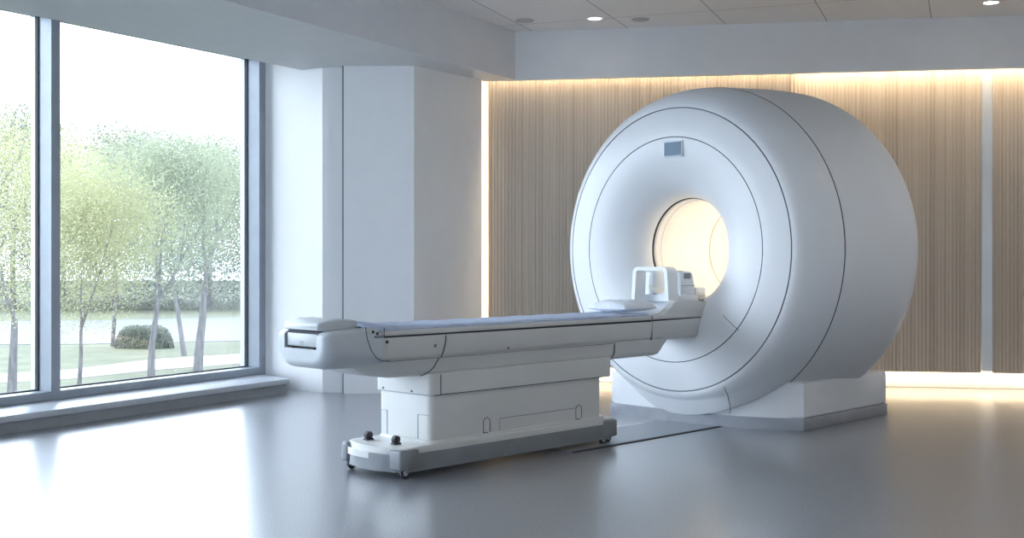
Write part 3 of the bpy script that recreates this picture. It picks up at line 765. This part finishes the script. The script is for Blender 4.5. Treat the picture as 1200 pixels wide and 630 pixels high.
def tree(px, D, height, seed, leaf, nleaf, spread, label, trunk_r=.09, lean=0, fork=.3, name='tree', lsize=.09, group='trees outside the window', low=.28, fill=.35, rx=.30):
    rnd = random.Random(seed); x, y = gpt(px, D)
    root = bpy.data.objects.new(name, None); col.objects.link(root); root.location = (x, y, GR); tag(root, label, 'tree', group)
    b = bmesh.new(); tips = []
    def branch(p, d, ln, r, depth):
        pts = [p.copy()]; rad = [r]; n = 5
        for i in range(n):
            k0 = .035 if depth == 0 else .10; d = (d + Vector((rnd.gauss(0, k0), rnd.gauss(0, k0), rnd.gauss(.03, .05)))).normalized()
            p = p + d * ln / n; pts.append(p.copy()); rad.append(r * (1 - .45 * (i + 1) / n))
            if depth >= 1: tips.append((p.copy(), ln))
        tube(b, pts, r, 6 if depth < 2 else 4, radii=rad)
        if depth < 4:
            k = rnd.choice((2, 3, 3)) if depth < 3 else 2
            for j in range(k):
                az = rnd.uniform(0, 2 * math.pi); tilt = rnd.uniform(.25, .6) * spread
                side = Vector((math.cos(az), math.sin(az), 0)); nd = (d * math.cos(tilt) + side * math.sin(tilt)); nd.z = abs(nd.z) * .8 + .25
                branch(p, nd.normalized(), ln * rnd.uniform(.62, .85), rad[-1] * .78, depth + 1)
    branch(Vector((0, 0, 0)), Vector((lean, 0, 1)).normalized(), height * fork, trunk_r, 0)
    zt = max(v.co.z for v in b.verts); k_ = (height - .3) / zt
    for v in b.verts: v.co = Vector((v.co.x * k_, v.co.y * k_, v.co.z * k_))
    tips = [(p * k_, l) for p, l in tips]
    mk('trunk', b, M['bark'], root, 60)
    V, Fc = [], []
    for i in range(int(nleaf * 2.6)):
        c, ln = rnd.choice(tips)
        q = c + Vector((rnd.gauss(0, .42), rnd.gauss(0, .42), rnd.gauss(-.05, .40))) * (height / 6.5)
        if rnd.random() < fill:
            d_ = Vector((rnd.gauss(0, 1), rnd.gauss(0, 1), rnd.gauss(0, 1))).normalized() * rnd.random() ** .45
            q = Vector((d_.x * rx * height, d_.y * rx * height, height * ((.5 if low > .05 else .40) + low * .5) + d_.z * height * (.5 - low * .5)))
        if q.z < height * low: continue
        n = Vector((rnd.gauss(0, 1), rnd.gauss(0, 1), rnd.gauss(0, 1))).normalized(); u = n.orthogonal().normalized(); v = n.cross(u)
        s = lsize * rnd.uniform(.35, .75); k = len(V)
        V += [q + s * u * a_ + s * .6 * v * b_ for a_, b_ in ((-.5, 0), (0, -.5), (.5, 0), (0, .5))]; Fc.append((k, k + 1, k + 2, k + 3))
    me = bpy.data.meshes.new('foliage'); me.from_pydata(V, [], Fc); me.materials.append(M[leaf])
    o = bpy.data.objects.new('foliage', me); col.objects.link(o); o.parent = root
    return root
tree(177, 32.0, 6.9, 3, 'leafgreen', 13000, .75, 'green tree with a forked trunk standing in the middle of the window, before the path', .10, 0, .26)
tree(232, 34.0, 7.2, 8, 'leafgreen', 9000, .75, 'tree with a straight trunk near the right edge of the window', .13, .02, .30)
tree(216, 39, 7.0, 12, 'leafgrey', 7000, .8, 'slim tree with a leaning trunk just beyond the path', .08, -.1, .28)
tree(12, 24.0, 6.4, 21, 'leafpale', 14000, .85, 'pale yellow-green tree seen through the leftmost window bay', .10, .02, .26, low=.3, lsize=.07)
tree(-45, 20.0, 6.0, 33, 'leafpale', 7000, .9, 'pale tree partly cut by the left edge of the photo', .09, .12, .26, lsize=.07)
tree(92, 27, 5.7, 41, 'leafpale', 13000, 1.0, 'bushy yellow-green tree right of the thick window mullion', .05, .05, .22, low=.22, lsize=.075)
tree(132, 43, 8.2, 43, 'leafpale', 13000, 1.0, 'yellow-green tree behind, left of the forked trunk', .06, .0, .22, low=.22)
tree(305, 45, 8.0, 52, 'leafpale', 10000, .9, 'pale tree behind the right post of the window', .08, 0, .26)
for i, (px, D, h, sd) in enumerate(((-80, 78, 11.0, 61), (15, 74, 11.0, 62), (75, 85, 12, 63), (135, 73, 9.5, 64), (185, 84, 11.5, 65), (245, 73, 9.5, 66), (300, 83, 11.0, 67))):
    labs = ['farthest background tree, cut by the left edge of the photo', 'distant pale tree beyond the road in the leftmost bay', 'distant pale tree beyond the road right of the mullion', 'distant pale tree beyond the road, left of the forked trunk', 'distant pale tree beyond the road behind the forked trunk', 'distant pale tree beyond the road behind the straight trunk', 'distant pale tree beyond the road at the right window post']
    tree(px, D, h * 1.2, sd, 'leafdistant', 18000, 1.0, labs[i], .12, 0, .2, name='distant_tree', lsize=.22, group='distant trees beyond the road', low=.0, fill=.75, rx=.55)
# hedge: a loose clipped row of leaves on a dark core
rnd = random.Random(9); hx0, hy0 = gpt(169, 42.3)
root = bpy.data.objects.new('hedge', None); col.objects.link(root); root.location = (hx0, hy0, GR); tag(root, 'low dark hedge beside the road behind the forked tree', 'hedge')
b = bmesh.new(); rings = []
for i in range(25):
    t = -1 + 2 * i / 24; e = max(.02, 1 - abs(t) ** 6); ring = []
    for k in range(14):
        a = math.pi * k / 13; q = 1 + rnd.gauss(0, .06)
        ring.append((t * .9, .38 * math.cos(a) * q * e, .62 * math.sin(a) ** .6 * q * e if 0 < k < 13 else 0))
    rings.append(ring)
loft(b, rings); mk('stems', b, M['hedge'], root, angle=80)
b = bmesh.new()
for i in range(5000):
    t = rnd.uniform(-1, 1); a = rnd.uniform(0, math.pi); e = 1 - abs(t) ** 6; k = rnd.uniform(.85, 1.25)
    q = Vector((t * 1.05, .42 * math.cos(a) * e * k, .66 * math.sin(a) ** .6 * e * k))
    n = Vector((rnd.gauss(0, 1), rnd.gauss(0, 1), rnd.gauss(0, 1))).normalized(); u = n.orthogonal().normalized(); v = n.cross(u); sz = rnd.uniform(.05, .09)
    b.faces.new([b.verts.new(q + sz * u * a_ + sz * .6 * v * b_) for a_, b_ in ((-.5, 0), (0, -.5), (.5, 0), (0, .5))])
me = bpy.data.meshes.new('foliage'); b.to_mesh(me); b.free(); me.materials.append(M['leafgrey']); o = bpy.data.objects.new('foliage', me); col.objects.link(o); o.parent = root
